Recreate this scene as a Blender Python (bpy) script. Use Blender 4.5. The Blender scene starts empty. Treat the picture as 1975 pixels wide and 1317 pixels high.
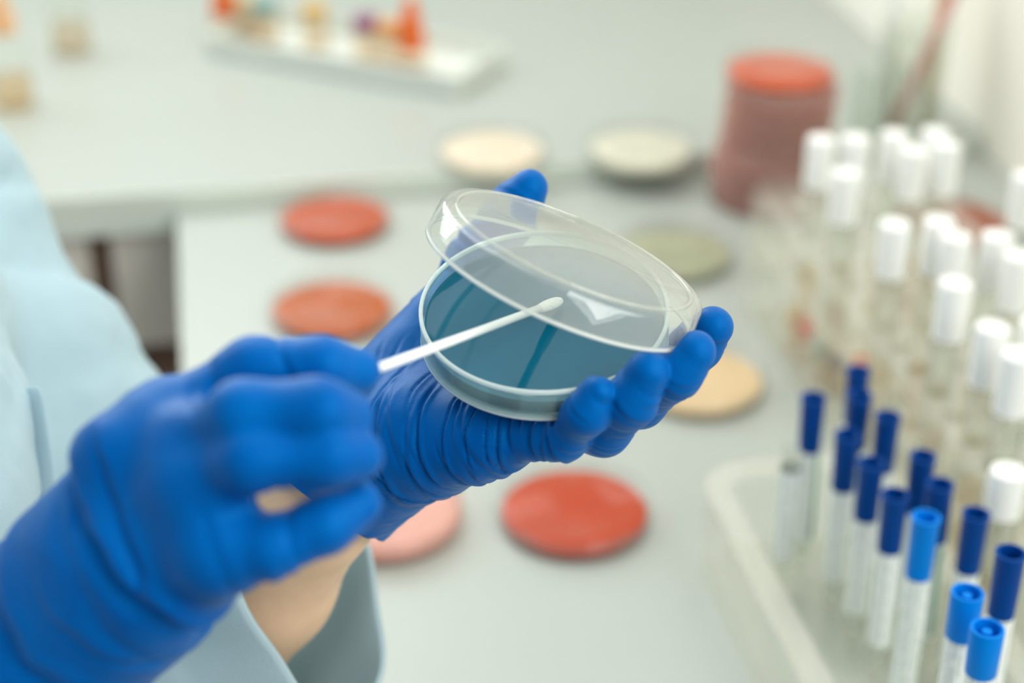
import bpy, bmesh, math, random
import numpy as np
from mathutils import Vector, Matrix

random.seed(7)
rng = np.random.default_rng(11)
scene = bpy.context.scene
col = scene.collection

# ------------------------------------------------------------------ camera
LENS, SENSOR = 60.0, 36.0
F = 1975 * LENS / SENSOR
CX, CY = 987.5, 658.5
PITCH, YAW = math.radians(28.5), math.radians(10.5)
CAM = np.array([0.0, 0.0, 1.46])
FH = np.array([math.sin(YAW), math.cos(YAW), 0.0])
RT = np.array([math.cos(YAW), -math.sin(YAW), 0.0])
UZ = np.array([0.0, 0.0, 1.0])
FW = FH * math.cos(PITCH) - UZ * math.sin(PITCH)
UP = FH * math.sin(PITCH) + UZ * math.cos(PITCH)

cam_data = bpy.data.cameras.new('camera')
cam_data.lens, cam_data.sensor_width = LENS, SENSOR
cam_data.clip_start, cam_data.clip_end = 0.02, 50
cam_data.dof.use_dof = True
cam_data.dof.focus_distance = 0.578
cam_data.dof.aperture_fstop = 4.5
cam = bpy.data.objects.new('camera', cam_data)
col.objects.link(cam)
M = Matrix(((RT[0], UP[0], -FW[0], CAM[0]), (RT[1], UP[1], -FW[1], CAM[1]),
            (RT[2], UP[2], -FW[2], CAM[2]), (0, 0, 0, 1)))
cam.matrix_world = M
scene.camera = cam

# ------------------------------------------------------------------ world, lights, exposure
world = bpy.data.worlds.new('world')
scene.world = world
world.use_nodes = True
wb = world.node_tree.nodes['Background']
wb.inputs[0].default_value = (0.94, 1.0, 1.0, 1)
wb.inputs[1].default_value = 0.52


def area(name, loc, target, sx, sy, power, color):
    d = bpy.data.lights.new(name, 'AREA')
    d.shape, d.size, d.size_y, d.energy, d.color = 'RECTANGLE', sx, sy, power, color
    o = bpy.data.objects.new(name, d)
    col.objects.link(o)
    o.location = loc
    o.rotation_euler = (Vector(target) - Vector(loc)).to_track_quat('-Z', 'Y').to_euler()
    return o


area('back_window_daylight', (-0.75, 2.03, 1.95), (-0.75, 0.0, 1.5), 1.9, 1.0, 25, (0.97, 1.0, 0.99))
area('side_window_daylight', (0.632, -0.30, 1.85), (-1.0, 0.2, 1.2), 1.25, 1.05, 21, (1.0, 1.0, 0.98))
area('ceiling_lamp', (-0.20, 1.38, 2.74), (-0.20, 1.38, 0.0), 1.66, 1.3, 14, (1.0, 0.99, 0.96))

scene.cycles.transparent_max_bounces = 28
scene.cycles.max_bounces = 8
scene.cycles.diffuse_bounces = 3
scene.cycles.glossy_bounces = 4
scene.cycles.use_adaptive_sampling = True
scene.cycles.adaptive_threshold = 0.05

vs = scene.view_settings
vs.view_transform = 'Standard'
vs.look = 'None'
vs.exposure = 0.03
vs.gamma = 1.0
vs.use_curve_mapping = False


# ------------------------------------------------------------------ helpers: space
def P(px, py, d):
    """a point seen at photo pixel (px, py), d metres along the camera axis"""
    return CAM + d * ((px - CX) / F * RT - (py - CY) / F * UP + FW)


def G(px, py, z):
    """the point at height z seen at photo pixel (px, py)"""
    v = (px - CX) / F * RT - (py - CY) / F * UP + FW
    return CAM + v * ((z - CAM[2]) / v[2])


def K(x, y, z):
    """camera-frame coordinates (x right, y up, z towards the viewer) to world"""
    return CAM + x * RT + y * UP - z * FW


def KD(x, y, z):
    return x * RT + y * UP - z * FW


def srgb(c):
    if isinstance(c, str):
        c = tuple(int(c[i:i + 2], 16) / 255 for i in (0, 2, 4))
    return tuple((v / 12.92 if v <= 0.04045 else ((v + 0.055) / 1.055) ** 2.4) for v in c)


# ------------------------------------------------------------------ helpers: materials
def nodes_of(name):
    m = bpy.data.materials.new(name)
    m.use_nodes = True
    nt = m.node_tree
    return m, nt, nt.nodes['Principled BSDF'], nt.nodes['Material Output']


def solid(name, c, rough=0.5, noise=0.06, scale=20, bump=0.0, bscale=200, spec=0.5, sheen=0, sss=0, sss_r=(1, .4, .2), coat=0, trans=0, tint=None):
    """procedural surface: colour varied by noise, optional fine relief"""
    m, nt, b, out = nodes_of(name)
    c = srgb(c)
    tc = nt.nodes.new('ShaderNodeTexCoord')
    n = nt.nodes.new('ShaderNodeTexNoise')
    n.inputs['Scale'].default_value = scale
    n.inputs['Detail'].default_value = 4
    nt.links.new(tc.outputs['Object'], n.inputs['Vector'])
    r = nt.nodes.new('ShaderNodeValToRGB')
    r.color_ramp.elements[0].position, r.color_ramp.elements[1].position = 0.3, 0.7
    r.color_ramp.elements[0].color = tuple(v * (1 - noise) for v in c) + (1,)
    r.color_ramp.elements[1].color = tuple(min(1, v * (1 + noise)) for v in c) + (1,)
    nt.links.new(n.outputs['Fac'], r.inputs['Fac'])
    nt.links.new(r.outputs['Color'], b.inputs['Base Color'])
    b.inputs['Roughness'].default_value = rough
    b.inputs['Specular IOR Level'].default_value = spec
    b.inputs['Coat Weight'].default_value = coat
    if tint:
        b.inputs['Specular Tint'].default_value = tint + (1,)
    if trans:
        b.inputs['Transmission Weight'].default_value = trans
    if sheen:
        b.inputs['Sheen Weight'].default_value = sheen
        b.inputs['Sheen Roughness'].default_value = 0.4
    if sss:
        b.inputs['Subsurface Weight'].default_value = sss
        b.inputs['Subsurface Radius'].default_value = sss_r
        b.inputs['Subsurface Scale'].default_value = 0.004
    if bump:
        n2 = nt.nodes.new('ShaderNodeTexNoise')
        n2.inputs['Scale'].default_value = bscale
        n2.inputs['Detail'].default_value = 3
        nt.links.new(tc.outputs['Object'], n2.inputs['Vector'])
        bp = nt.nodes.new('ShaderNodeBump')
        bp.inputs['Strength'].default_value = bump
        bp.inputs['Distance'].default_value = 0.001
        nt.links.new(n2.outputs['Fac'], bp.inputs['Height'])
        nt.links.new(bp.outputs['Normal'], b.inputs['Normal'])
    return m


def clear(name, tint='ffffff', haze=0.04, haze_c='ffffff', rough=0.04, ior=1.5, gmax=0.9):
    """thin clear plastic: transparent with Fresnel gloss and a little milky haze"""
    m, nt, b, out = nodes_of(name)
    nt.nodes.remove(b)
    tr = nt.nodes.new('ShaderNodeBsdfTransparent')
    tr.inputs[0].default_value = srgb(tint) + (1,)
    df = nt.nodes.new('ShaderNodeBsdfDiffuse')
    df.inputs[0].default_value = srgb(haze_c) + (1,)
    tl = nt.nodes.new('ShaderNodeBsdfTranslucent')
    tl.inputs[0].default_value = srgb(haze_c) + (1,)
    mx0 = nt.nodes.new('ShaderNodeMixShader')
    mx0.inputs[0].default_value = 0.5
    nt.links.new(df.outputs[0], mx0.inputs[1])
    nt.links.new(tl.outputs[0], mx0.inputs[2])
    mx1 = nt.nodes.new('ShaderNodeMixShader')
    ns = nt.nodes.new('ShaderNodeTexNoise')
    ns.inputs['Scale'].default_value = 40
    mr = nt.nodes.new('ShaderNodeMapRange')
    mr.inputs['To Min'].default_value = haze * 0.8
    mr.inputs['To Max'].default_value = haze * 1.2
    nt.links.new(ns.outputs['Fac'], mr.inputs['Value'])
    if name.startswith(('clear_styrene', 'moulded')):
        nt.links.new(mr.outputs['Result'], mx1.inputs[0])
    else:
        mx1.inputs[0].default_value = haze
        nt.nodes.remove(ns); nt.nodes.remove(mr)
    nt.links.new(tr.outputs[0], mx1.inputs[1])
    nt.links.new(mx0.outputs[0], mx1.inputs[2])
    gl = nt.nodes.new('ShaderNodeBsdfGlossy')
    gl.inputs['Roughness'].default_value = rough
    # Schlick reflectance, the same from either side of the thin wall
    lw = nt.nodes.new('ShaderNodeLayerWeight'); lw.inputs['Blend'].default_value = 0.5
    pw = nt.nodes.new('ShaderNodeMath'); pw.operation = 'POWER'; pw.inputs[1].default_value = 5
    nt.links.new(lw.outputs['Facing'], pw.inputs[0])
    r0 = ((ior - 1) / (ior + 1)) ** 2
    fr = nt.nodes.new('ShaderNodeMapRange')
    fr.inputs['To Min'].default_value = r0
    fr.inputs['To Max'].default_value = gmax
    nt.links.new(pw.outputs[0], fr.inputs['Value'])
    mx = nt.nodes.new('ShaderNodeMixShader')
    nt.links.new(fr.outputs[0], mx.inputs[0])
    nt.links.new(mx1.outputs[0], mx.inputs[1])
    nt.links.new(gl.outputs[0], mx.inputs[2])
    nt.links.new(mx.outputs[0], out.inputs[0])
    return m


def refractive(name, c, rough=0.01, ior=1.5):
    m, nt, b, out = nodes_of(name)
    b.inputs['Base Color'].default_value = srgb(c) + (1,)
    b.inputs['Transmission Weight'].default_value = 1
    b.inputs['IOR'].default_value = ior
    n = nt.nodes.new('ShaderNodeTexNoise')
    n.inputs['Scale'].default_value = 60
    mr = nt.nodes.new('ShaderNodeMapRange')
    mr.inputs['To Min'].default_value = rough * 0.5
    mr.inputs['To Max'].default_value = rough * 1.5
    nt.links.new(n.outputs['Fac'], mr.inputs['Value'])
    nt.links.new(mr.outputs['Result'], b.inputs['Roughness'])
    return m


def printed(name, base, ink, bands, rough=0.5):
    """paper label wrapped on a tube: thin printed lines running along the tube, by angle around its axis"""
    m, nt, b, out = nodes_of(name)
    tc = nt.nodes.new('ShaderNodeTexCoord')
    sp = nt.nodes.new('ShaderNodeSeparateXYZ')
    nt.links.new(tc.outputs['Object'], sp.inputs[0])
    at = nt.nodes.new('ShaderNodeMath'); at.operation = 'ARCTAN2'
    nt.links.new(sp.outputs['Y'], at.inputs[0]); nt.links.new(sp.outputs['X'], at.inputs[1])
    mu = nt.nodes.new('ShaderNodeMath'); mu.operation = 'MULTIPLY'; mu.inputs[1].default_value = bands
    nt.links.new(at.outputs[0], mu.inputs[0])
    sn = nt.nodes.new('ShaderNodeMath'); sn.operation = 'SINE'
    nt.links.new(mu.outputs[0], sn.inputs[0])
    gt = nt.nodes.new('ShaderNodeMath'); gt.operation = 'GREATER_THAN'; gt.inputs[1].default_value = 0.88
    nt.links.new(sn.outputs[0], gt.inputs[0])
    # broken up along the height like rows of small print
    nz = nt.nodes.new('ShaderNodeTexNoise'); nz.inputs['Scale'].default_value = 420
    nt.links.new(tc.outputs['Object'], nz.inputs['Vector'])
    g2 = nt.nodes.new('ShaderNodeMath'); g2.operation = 'GREATER_THAN'; g2.inputs[1].default_value = 0.46
    nt.links.new(nz.outputs['Fac'], g2.inputs[0])
    pr = nt.nodes.new('ShaderNodeMath'); pr.operation = 'MULTIPLY'
    nt.links.new(gt.outputs[0], pr.inputs[0]); nt.links.new(g2.outputs[0], pr.inputs[1])
    mx = nt.nodes.new('ShaderNodeMix'); mx.data_type = 'RGBA'
    mx.inputs['A'].default_value = srgb(base) + (1,)
    mx.inputs['B'].default_value = srgb(ink) + (1,)
    nt.links.new(pr.outputs[0], mx.inputs['Factor'])
    nt.links.new(mx.outputs['Result'], b.inputs['Base Color'])
    b.inputs['Roughness'].default_value = rough
    return m


MAT = dict(
    bench=solid('white_laminate', 'acb2ab', 0.32, 0.015, 6),
    bench_edge=solid('grey_bench_edge', 'dbe2d6', 0.5, 0.03, 10),
    wall=solid('cream_paint', 'fffaee', 0.8, 0.02, 3, 0.15, 120),
    wall2=solid('white_paint', 'e6e8e2', 0.8, 0.02, 3, 0.15, 120),
    floor=solid('brown_floor', '6a4632', 0.45, 0.18, 9, 0.1, 60),
    carcass=solid('brown_carcass', '8a6f5e', 0.6, 0.15, 30),
    panel=solid('grey_panel', 'cfccd0', 0.6, 0.03, 12),
    drawer=solid('drawer_front', 'efe8da', 0.5, 0.03, 12),
    steel=solid('table_leg_metal', 'aab0ae', 0.35, 0.04, 30),
    coat=solid('lab_coat_cloth', 'a9c2cb', 0.85, 0.03, 25, 0.3, 900, 0.2, 0.2),
    trousers=solid('teal_scrub_cloth', '39585a', 0.9, 0.08, 25, 0.3, 700, 0.2),
    skin=solid('skin', 'ddb999', 0.5, 0.06, 60, 0.15, 500, 0.4, 0, 0.25),
    swab=solid('swab_shaft', 'eef4f3', 0.35, 0.02, 80, 0, 0, 0.5, 0, 0.3, (1, 1, 1)),
    cotton=solid('swab_cotton', 'f2f5f3', 0.95, 0.04, 600, 0.8, 1500, 0.1),
    agar=solid('teal_agar', '055a74', 0.07, 0.08, 30, 0.03, 40, 0.26),
    lid_clear=clear('clear_styrene_lid', 'fbfdfb', 0.16, 'fbf7ec', 0.03, 1.75),  # cream haze paints in the veil of reflected wall and ceiling
    dish_clear=clear('clear_styrene_dish', 'e6f8f8', 0.13, 'e0f4f4', 0.03, 1.58),
    rim_glint=clear('moulded_edge_glint', 'f8fcfb', 0.75, 'fdffff', 0.08, 1.55),  # milky white paints in the bright lines that refraction gives clear edges
    bg_clear=clear('clear_dish_plastic', 'fefefe', 0.012, 'f4f4f0', 0.05, 1.25, 0.4),
    bg_pink=clear('pink_tinted_plastic', 'fdf3f0', 0.22, 'f7e0d8', 0.05, 1.25, 0.4),
    acrylic=clear('frosted_acrylic', 'fffffd', 0.07, 'fffcf6', 0.12, 1.3, 0.5),
    acrylic_edge=clear('acrylic_plate', 'fffffd', 0.20, 'fffcf6', 0.12, 1.3, 0.5),
    glass=clear('thin_glass', 'fcfdfb', 0.03, 'f6f8f5', 0.02, 1.4),
    glass_green=clear('thick_glass', 'f8faf7', 0.06, 'eef1ec', 0.02, 1.35, 0.6),
    capwhite=solid('white_cap', 'fafaf6', 0.4, 0.015, 40),
    capnavy=solid('navy_cap', '003c88', 0.4, 0.05, 60, 0, 0, 0.25, tint=(.1, .5, 1)),
    capblue=solid('bright_blue_cap', '007ddc', 0.4, 0.05, 60, 0, 0, 0.25, tint=(.1, .5, 1)),
    label=printed('tube_label', 'f2f6f3', '7fa891', 9),
    label_grey=printed('tube_label_grey', 'eef2ef', 'aab3ae', 7),
    label_print=printed('tube_label_print', 'f4f7f5', '76897e', 14),
    label_green=solid('green_stripe', '86b196', 0.5, 0.03),
    medium=clear('amber_medium', 'faeedd', 0.14, 'f0cfa9', 0.05, 1.3),
    medium_pale=clear('pale_medium', 'f8efe4', 0.15, 'f0dfca', 0.05, 1.3),
    orange=solid('orange_plastic', 'ea6a25', 0.4, 0.04, 40),
    amber=solid('amber_plastic', 'd6b06a', 0.4, 0.05, 40),
    teal=solid('teal_plastic', '7fa3a0', 0.4, 0.05, 40),
    purple=solid('purple_plastic', '8a4f78', 0.4, 0.05, 40),
    orange_pale=solid('pale_orange_plastic', 'efb987', 0.5, 0.05, 40),
    redcap=solid('red_plastic', 'd9552d', 0.4, 0.05, 40),
    darkblue=solid('dark_slate_plastic', '4a5575', 0.4, 0.05, 40),
    white_pl=solid('white_plastic', 'e4e8e1', 0.45, 0.02, 30),
    grey_pl=solid('grey_tray', 'dde2da', 0.5, 0.03, 30),
    pink=solid('pink_rod', 'cf8d86', 0.4, 0.05, 40),
    wood=solid('wooden_stick', 'cbb389', 0.7, 0.12, 60),
)


def thin_cloth(name, c, share):
    """the coat's cloth where it hangs free: some light comes through"""
    m = solid(name, c, 0.85, 0.03, 25, 0.3, 900, 0.2, 0.2)
    nt = m.node_tree
    tl = nt.nodes.new('ShaderNodeBsdfTranslucent'); tl.inputs[0].default_value = srgb(c) + (1,)
    mx = nt.nodes.new('ShaderNodeMixShader'); mx.inputs[0].default_value = share
    nt.links.new(nt.nodes['Principled BSDF'].outputs[0], mx.inputs[1]); nt.links.new(tl.outputs[0], mx.inputs[2])
    nt.links.new(mx.outputs[0], nt.nodes['Material Output'].inputs[0])
    return m


MAT['sleeve'] = thin_cloth('sleeve_cloth', 'c6dbe2', 0.4)


def agar_mat(name, c):
    return solid(name, c, 0.35, 0.06, 25, 0.05, 60, 0.1)


# nitrile glove: blue rubber, matt with a soft sheen and fine creases
def glove_mat():
    m, nt, b, out = nodes_of('blue_nitrile')
    tc = nt.nodes.new('ShaderNodeTexCoord')
    n = nt.nodes.new('ShaderNodeTexNoise'); n.inputs['Scale'].default_value = 35; n.inputs['Detail'].default_value = 5
    nt.links.new(tc.outputs['Object'], n.inputs['Vector'])
    r = nt.nodes.new('ShaderNodeValToRGB')
    r.color_ramp.elements[0].color = srgb('004590') + (1,)
    r.color_ramp.elements[1].color = srgb('0060ac') + (1,)
    nt.links.new(n.outputs['Fac'], r.inputs['Fac'])
    nt.links.new(r.outputs['Color'], b.inputs['Base Color'])
    b.inputs['Roughness'].default_value = 0.45
    b.inputs['Specular IOR Level'].default_value = 0.32
    b.inputs['Sheen Weight'].default_value = 0.04
    b.inputs['Sheen Roughness'].default_value = 0.5
    b.inputs['Specular Tint'].default_value = (0.05, 0.5, 1.0, 1)
    b.inputs['Sheen Tint'].default_value = srgb('7fb6f0') + (1,)
    w = nt.nodes.new('ShaderNodeTexNoise'); w.inputs['Scale'].default_value = 260; w.inputs['Detail'].default_value = 4
    w.inputs['Distortion'].default_value = 1.2
    nt.links.new(tc.outputs['Object'], w.inputs['Vector'])
    bp = nt.nodes.new('ShaderNodeBump'); bp.inputs['Strength'].default_value = 0.22; bp.inputs['Distance'].default_value = 0.0006
    nt.links.new(w.outputs['Fac'], bp.inputs['Height'])
    nt.links.new(bp.outputs['Normal'], b.inputs['Normal'])
    return m


MAT['glove'] = glove_mat()


# ------------------------------------------------------------------ helpers: objects and meshes
def link(name, me, mat=None, parent=None, loc=None, smooth=True):
    if mat is not None:
        me.materials.clear()
        me.materials.append(mat)
    if smooth:
        me.polygons.foreach_set('use_smooth', [True] * len(me.polygons))
    o = bpy.data.objects.new(name, me)
    col.objects.link(o)
    if parent is not None:
        o.parent = parent
    if loc is not None:
        o.location = Vector(loc)
    return o


def tag(o, label=None, cat=None, group=None, kind=None):
    if label: o['label'] = label
    if cat: o['category'] = cat
    if group: o['group'] = group
    if kind: o['kind'] = kind
    return o


def thing(name, label, cat, loc=(0, 0, 0), group=None, rot=None):
    o = bpy.data.objects.new(name, None)
    o.empty_display_size = 0.02
    col.objects.link(o)
    o.location = Vector(loc)
    if rot is not None:
        o.rotation_euler = rot
    return tag(o, label, cat, group)


def mesh_from(name, v, f):
    me = bpy.data.meshes.new(name)
    me.from_pydata([tuple(map(float, q)) for q in v], [], f)
    me.update()
    return me


def lathe(name, prof, segs=64, closed=False):
    """profile [(r, z)...] turned about z; r = 0 points make poles"""
    v, f, rings = [], [], []
    for r, z in prof:
        if r < 1e-7:
            rings.append([len(v)])
            v.append((0, 0, z))
        else:
            rings.append(list(range(len(v), len(v) + segs)))
            for i in range(segs):
                a = 2 * math.pi * i / segs
                v.append((r * math.cos(a), r * math.sin(a), z))
    n = len(rings)
    for k in range(n if closed else n - 1):
        A, B = rings[k], rings[(k + 1) % n]
        for i in range(segs):
            j = (i + 1) % segs
            if len(A) == 1 and len(B) == 1:
                continue
            if len(A) == 1:
                f.append((A[0], B[j], B[i]))
            elif len(B) == 1:
                f.append((A[i], A[j], B[0]))
            else:
                f.append((A[i], A[j], B[j], B[i]))
    me = mesh_from(name, v, f)
    bm = bmesh.new(); bm.from_mesh(me)
    bmesh.ops.recalc_face_normals(bm, faces=bm.faces)
    bm.to_mesh(me); bm.free()
    return me


def sharp(o, ang=35):
    """smooth shading that keeps hard edges hard"""
    me = o.data
    bm = bmesh.new(); bm.from_mesh(me)
    for e in bm.edges:
        if len(e.link_faces) == 2 and e.calc_face_angle(0) > math.radians(ang):
            e.smooth = False
    bm.to_mesh(me); bm.free()
    return o


def box_mesh(name, x0, x1, y0, y1, z0, z1, bev=0.0, seg=2):
    bm = bmesh.new()
    bmesh.ops.create_cube(bm, size=1)
    for v in bm.verts:
        v.co = Vector((x0 + (v.co.x + .5) * (x1 - x0), y0 + (v.co.y + .5) * (y1 - y0), z0 + (v.co.z + .5) * (z1 - z0)))
    if bev:
        bmesh.ops.bevel(bm, geom=bm.edges[:] + bm.verts[:], offset=bev, segments=seg, affect='EDGES', profile=0.5)
    me = bpy.data.meshes.new(name)
    bm.to_mesh(me); bm.free()
    return me


def tube_path(name, pts, rad, segs=12):
    """a round bar through points with a radius per point, closed ends"""
    pts = [np.array(p, float) for p in pts]
    v, f = [], []
    up = np.array([0.12, 0.3, 0.95])
    for i, p in enumerate(pts):
        t = pts[min(i + 1, len(pts) - 1)] - pts[max(i - 1, 0)]
        t /= np.linalg.norm(t)
        a = np.cross(t, up); a /= np.linalg.norm(a)
        b = np.cross(t, a)
        for k in range(segs):
            g = 2 * math.pi * k / segs
            v.append(p + rad[i] * (math.cos(g) * a + math.sin(g) * b))
    for i in range(len(pts) - 1):
        for k in range(segs):
            l = (k + 1) % segs
            f.append((i * segs + k, i * segs + l, (i + 1) * segs + l, (i + 1) * segs + k))
    f.append(tuple(range(segs))[::-1])
    f.append(tuple(range((len(pts) - 1) * segs, len(pts) * segs)))
    me = mesh_from(name, v, f)
    bm = bmesh.new(); bm.from_mesh(me)
    bmesh.ops.recalc_face_normals(bm, faces=bm.faces)
    bm.to_mesh(me); bm.free()
    return me


def rounded_rect(x0, x1, y0, y1, r, n=8):
    pts = []
    for cx, cy, a0 in ((x1 - r, y1 - r, 0), (x0 + r, y1 - r, 90), (x0 + r, y0 + r, 180), (x1 - r, y0 + r, 270)):
        for k in range(n + 1):
            a = math.radians(a0 + 90 * k / n)
            pts.append((cx + r * math.cos(a), cy + r * math.sin(a)))
    return pts


def wall_ring(name, outer, inner, z0, z1):
    """upright wall between two matching outlines"""
    n = len(outer)
    v = [(x, y, z) for z in (z0, z1) for x, y in outer] + [(x, y, z) for z in (z0, z1) for x, y in inner]
    f = []
    for i in range(n):
        j = (i + 1) % n
        f += [(i, j, n + j, n + i), (2 * n + j, 2 * n + i, 3 * n + i, 3 * n + j),
              (n + i, n + j, 3 * n + j, 3 * n + i), (j, i, 2 * n + i, 2 * n + j)]
    return mesh_from(name, v, f)


def prism(name, outline, z0, z1):
    n = len(outline)
    v = [(x, y, z0) for x, y in outline] + [(x, y, z1) for x, y in outline]
    f = [tuple(range(n))[::-1], tuple(range(n, 2 * n))]
    f += [(i, (i + 1) % n, n + (i + 1) % n, n + i) for i in range(n)]
    return mesh_from(name, v, f)


def hole_plate(name, xs, ys, pitch, r, z0, z1, seg=16):
    """a plate made of square cells, each with a round hole"""
    v, f = [], []
    h = pitch / 2
    for x in xs:
        for y in ys:
            b = len(v)
            for z in (z0, z1):
                for k in range(seg):
                    a = 2 * math.pi * k / seg
                    c, s = math.cos(a), math.sin(a)
                    q = h / max(abs(c), abs(s))
                    v.append((x + q * c, y + q * s, z))
                for k in range(seg):
                    a = 2 * math.pi * k / seg
                    v.append((x + r * math.cos(a), y + r * math.sin(a), z))
            for k in range(seg):
                l = (k + 1) % seg
                o0, o1, i0, i1 = b + k, b + l, b + seg + k, b + seg + l
                t = 2 * seg
                f += [(o0, i0, i1, o1), (o0 + t, o1 + t, i1 + t, i0 + t), (i0, i0 + t, i1 + t, i1)]
    me = mesh_from(name, v, f)
    bm = bmesh.new(); bm.from_mesh(me)
    bmesh.ops.remove_doubles(bm, verts=bm.verts, dist=1e-5)
    bm.to_mesh(me); bm.free()
    return me


# ------------------------------------------------------------------ implicit surfaces (for hands, arms, cloth)
class Field:
    def __init__(s, lo, hi, h):
        s.h = h
        s.lo = np.array(lo, float)
        s.n = np.ceil((np.array(hi) - s.lo) / h).astype(int) + 1
        s.f = np.full(s.n, 0.05, np.float32)
        s.ax = [(s.lo[i] + h * np.arange(s.n[i])).astype(np.float32) for i in range(3)]

    def box(s, lo, hi):
        a = np.clip(np.floor((np.array(lo) - s.lo) / s.h).astype(int), 0, s.n)
        b = np.clip(np.ceil((np.array(hi) - s.lo) / s.h).astype(int) + 1, 0, s.n)
        sl = tuple(slice(i, j) for i, j in zip(a, b))
        g = [s.ax[i][sl[i]] for i in range(3)]
        return sl, g[0][:, None, None], g[1][None, :, None], g[2][None, None, :]


def cone_d(X, Y, Z, a, b, r1, r2):
    ba = b - a
    L2 = float(ba @ ba) + 1e-12
    t = ((X - a[0]) * ba[0] + (Y - a[1]) * ba[1] + (Z - a[2]) * ba[2]) / L2
    t = np.clip(t, 0, 1)
    d = np.sqrt((X - a[0] - t * ba[0]) ** 2 + (Y - a[1] - t * ba[1]) ** 2 + (Z - a[2] - t * ba[2]) ** 2)
    return d - (r1 + (r2 - r1) * t)


def smin(a, b, k):
    h = np.maximum(k - np.abs(a - b), 0) / k
    return np.minimum(a, b) - h * h * k * 0.25


def add_chain(fl, nodes, k_self=0.004, k_join=0.006, root=None, root_k=0.012, root_len=0.02):
    """a limb of round cones; blended softly with what is there near its root, tightly elsewhere"""
    pts = [np.array(n[0], float) for n in nodes]
    rad = [n[1] for n in nodes]
    pad = max(rad) + 0.014
    lo = np.min(pts, 0) - pad
    hi = np.max(pts, 0) + pad
    sl, X, Y, Z = fl.box(lo, hi)
    g = None
    for i in range(len(pts) - 1):
        d = cone_d(X, Y, Z, pts[i], pts[i + 1], rad[i], rad[i + 1])
        g = d if g is None else smin(g, d, k_self)
    k = k_join
    if root is not None:
        q = (X - root[0]) ** 2 + (Y - root[1]) ** 2 + (Z - root[2]) ** 2
        k = k_join + (root_k - k_join) * np.exp(-q / root_len ** 2)
    fl.f[sl] = smin(fl.f[sl], g.astype(np.float32), k)


def extract(fl):
    """surface nets"""
    f = fl.f
    nx, ny, nz = f.shape
    s = f < 0
    c = np.zeros((nx - 1, ny - 1, nz - 1), np.int8)
    for i in (0, 1):
        for j in (0, 1):
            for k in (0, 1):
                c += s[i:nx - 1 + i, j:ny - 1 + j, k:nz - 1 + k]
    act = (c > 0) & (c < 8)
    idx = np.full(act.shape, -1, np.int64)
    ci = np.argwhere(act)
    idx[act] = np.arange(len(ci))
    acc = np.zeros((len(ci), 3)); cnt = np.zeros(len(ci))
    corners = [(i, j, k) for i in (0, 1) for j in (0, 1) for k in (0, 1)]
    val = {q: f[ci[:, 0] + q[0], ci[:, 1] + q[1], ci[:, 2] + q[2]] for q in corners}
    for q in corners:
        for ax in range(3):
            if q[ax] == 0:
                w = list(q); w[ax] = 1; w = tuple(w)
                a, b = val[q], val[w]
                m = (a < 0) != (b < 0)
                t = np.where(m, a / np.where(m, a - b, 1), 0)
                p = np.tile(np.array(q, float), (len(ci), 1))
                p[:, ax] = t
                acc += p * m[:, None]; cnt += m
    v = fl.lo + (ci + acc / cnt[:, None]) * fl.h
    faces = []
    for ax in range(3):
        o = [i for i in range(3) if i != ax]
        sa = [slice(1, None)] * 3
        A = np.take(s, range(0, s.shape[ax] - 1), ax)
        B = np.take(s, range(1, s.shape[ax]), ax)
        ch = A != B
        e = np.argwhere(ch)
        e = e[(e[:, o[0]] > 0) & (e[:, o[1]] > 0) & (e[:, o[0]] < act.shape[o[0]]) & (e[:, o[1]] < act.shape[o[1]])]
        if len(e) == 0:
            continue
        def cell(d0, d1):
            q = e.copy(); q[:, o[0]] += d0; q[:, o[1]] += d1
            return idx[q[:, 0], q[:, 1], q[:, 2]]
        quad = np.stack([cell(-1, -1), cell(0, -1), cell(0, 0), cell(-1, 0)], 1)
        inside = A[e[:, 0], e[:, 1], e[:, 2]]
        flip = inside if ax != 1 else ~inside
        quad[~flip] = quad[~flip][:, ::-1]
        faces.append(quad)
    return v, np.concatenate(faces)


def vnormals(v, q):
    n = np.cross(v[q[:, 2]] - v[q[:, 0]], v[q[:, 3]] - v[q[:, 1]])
    out = np.zeros_like(v)
    for i in range(4):
        np.add.at(out, q[:, i], n)
    return out / (np.linalg.norm(out, axis=1)[:, None] + 1e-12)


def np_mesh(name, v, q):
    me = bpy.data.meshes.new(name)
    me.vertices.add(len(v)); me.vertices.foreach_set('co', v.astype(np.float32).ravel())
    me.loops.add(q.size); me.loops.foreach_set('vertex_index', q.astype(np.int32).ravel())
    me.polygons.add(len(q)); me.polygons.foreach_set('loop_start', np.arange(0, q.size, 4, dtype=np.int32))
    me.update(calc_edges=True)
    me.validate()
    return me


def wob(p, s, seed=0.0):
    """cheap smooth 3-D noise in -1..1"""
    x, y, z = (p * s + seed).T
    return (np.sin(x + 1.7 * np.sin(y * .9 + seed)) + np.sin(1.3 * y + 1.5 * np.sin(z * 1.1)) +
            np.sin(1.1 * z + 1.6 * np.sin(x * .8 + 2.1)) + .5 * np.sin(2.3 * (x + y) + 1.3 * np.sin(2.1 * z))) / 3.5


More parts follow.
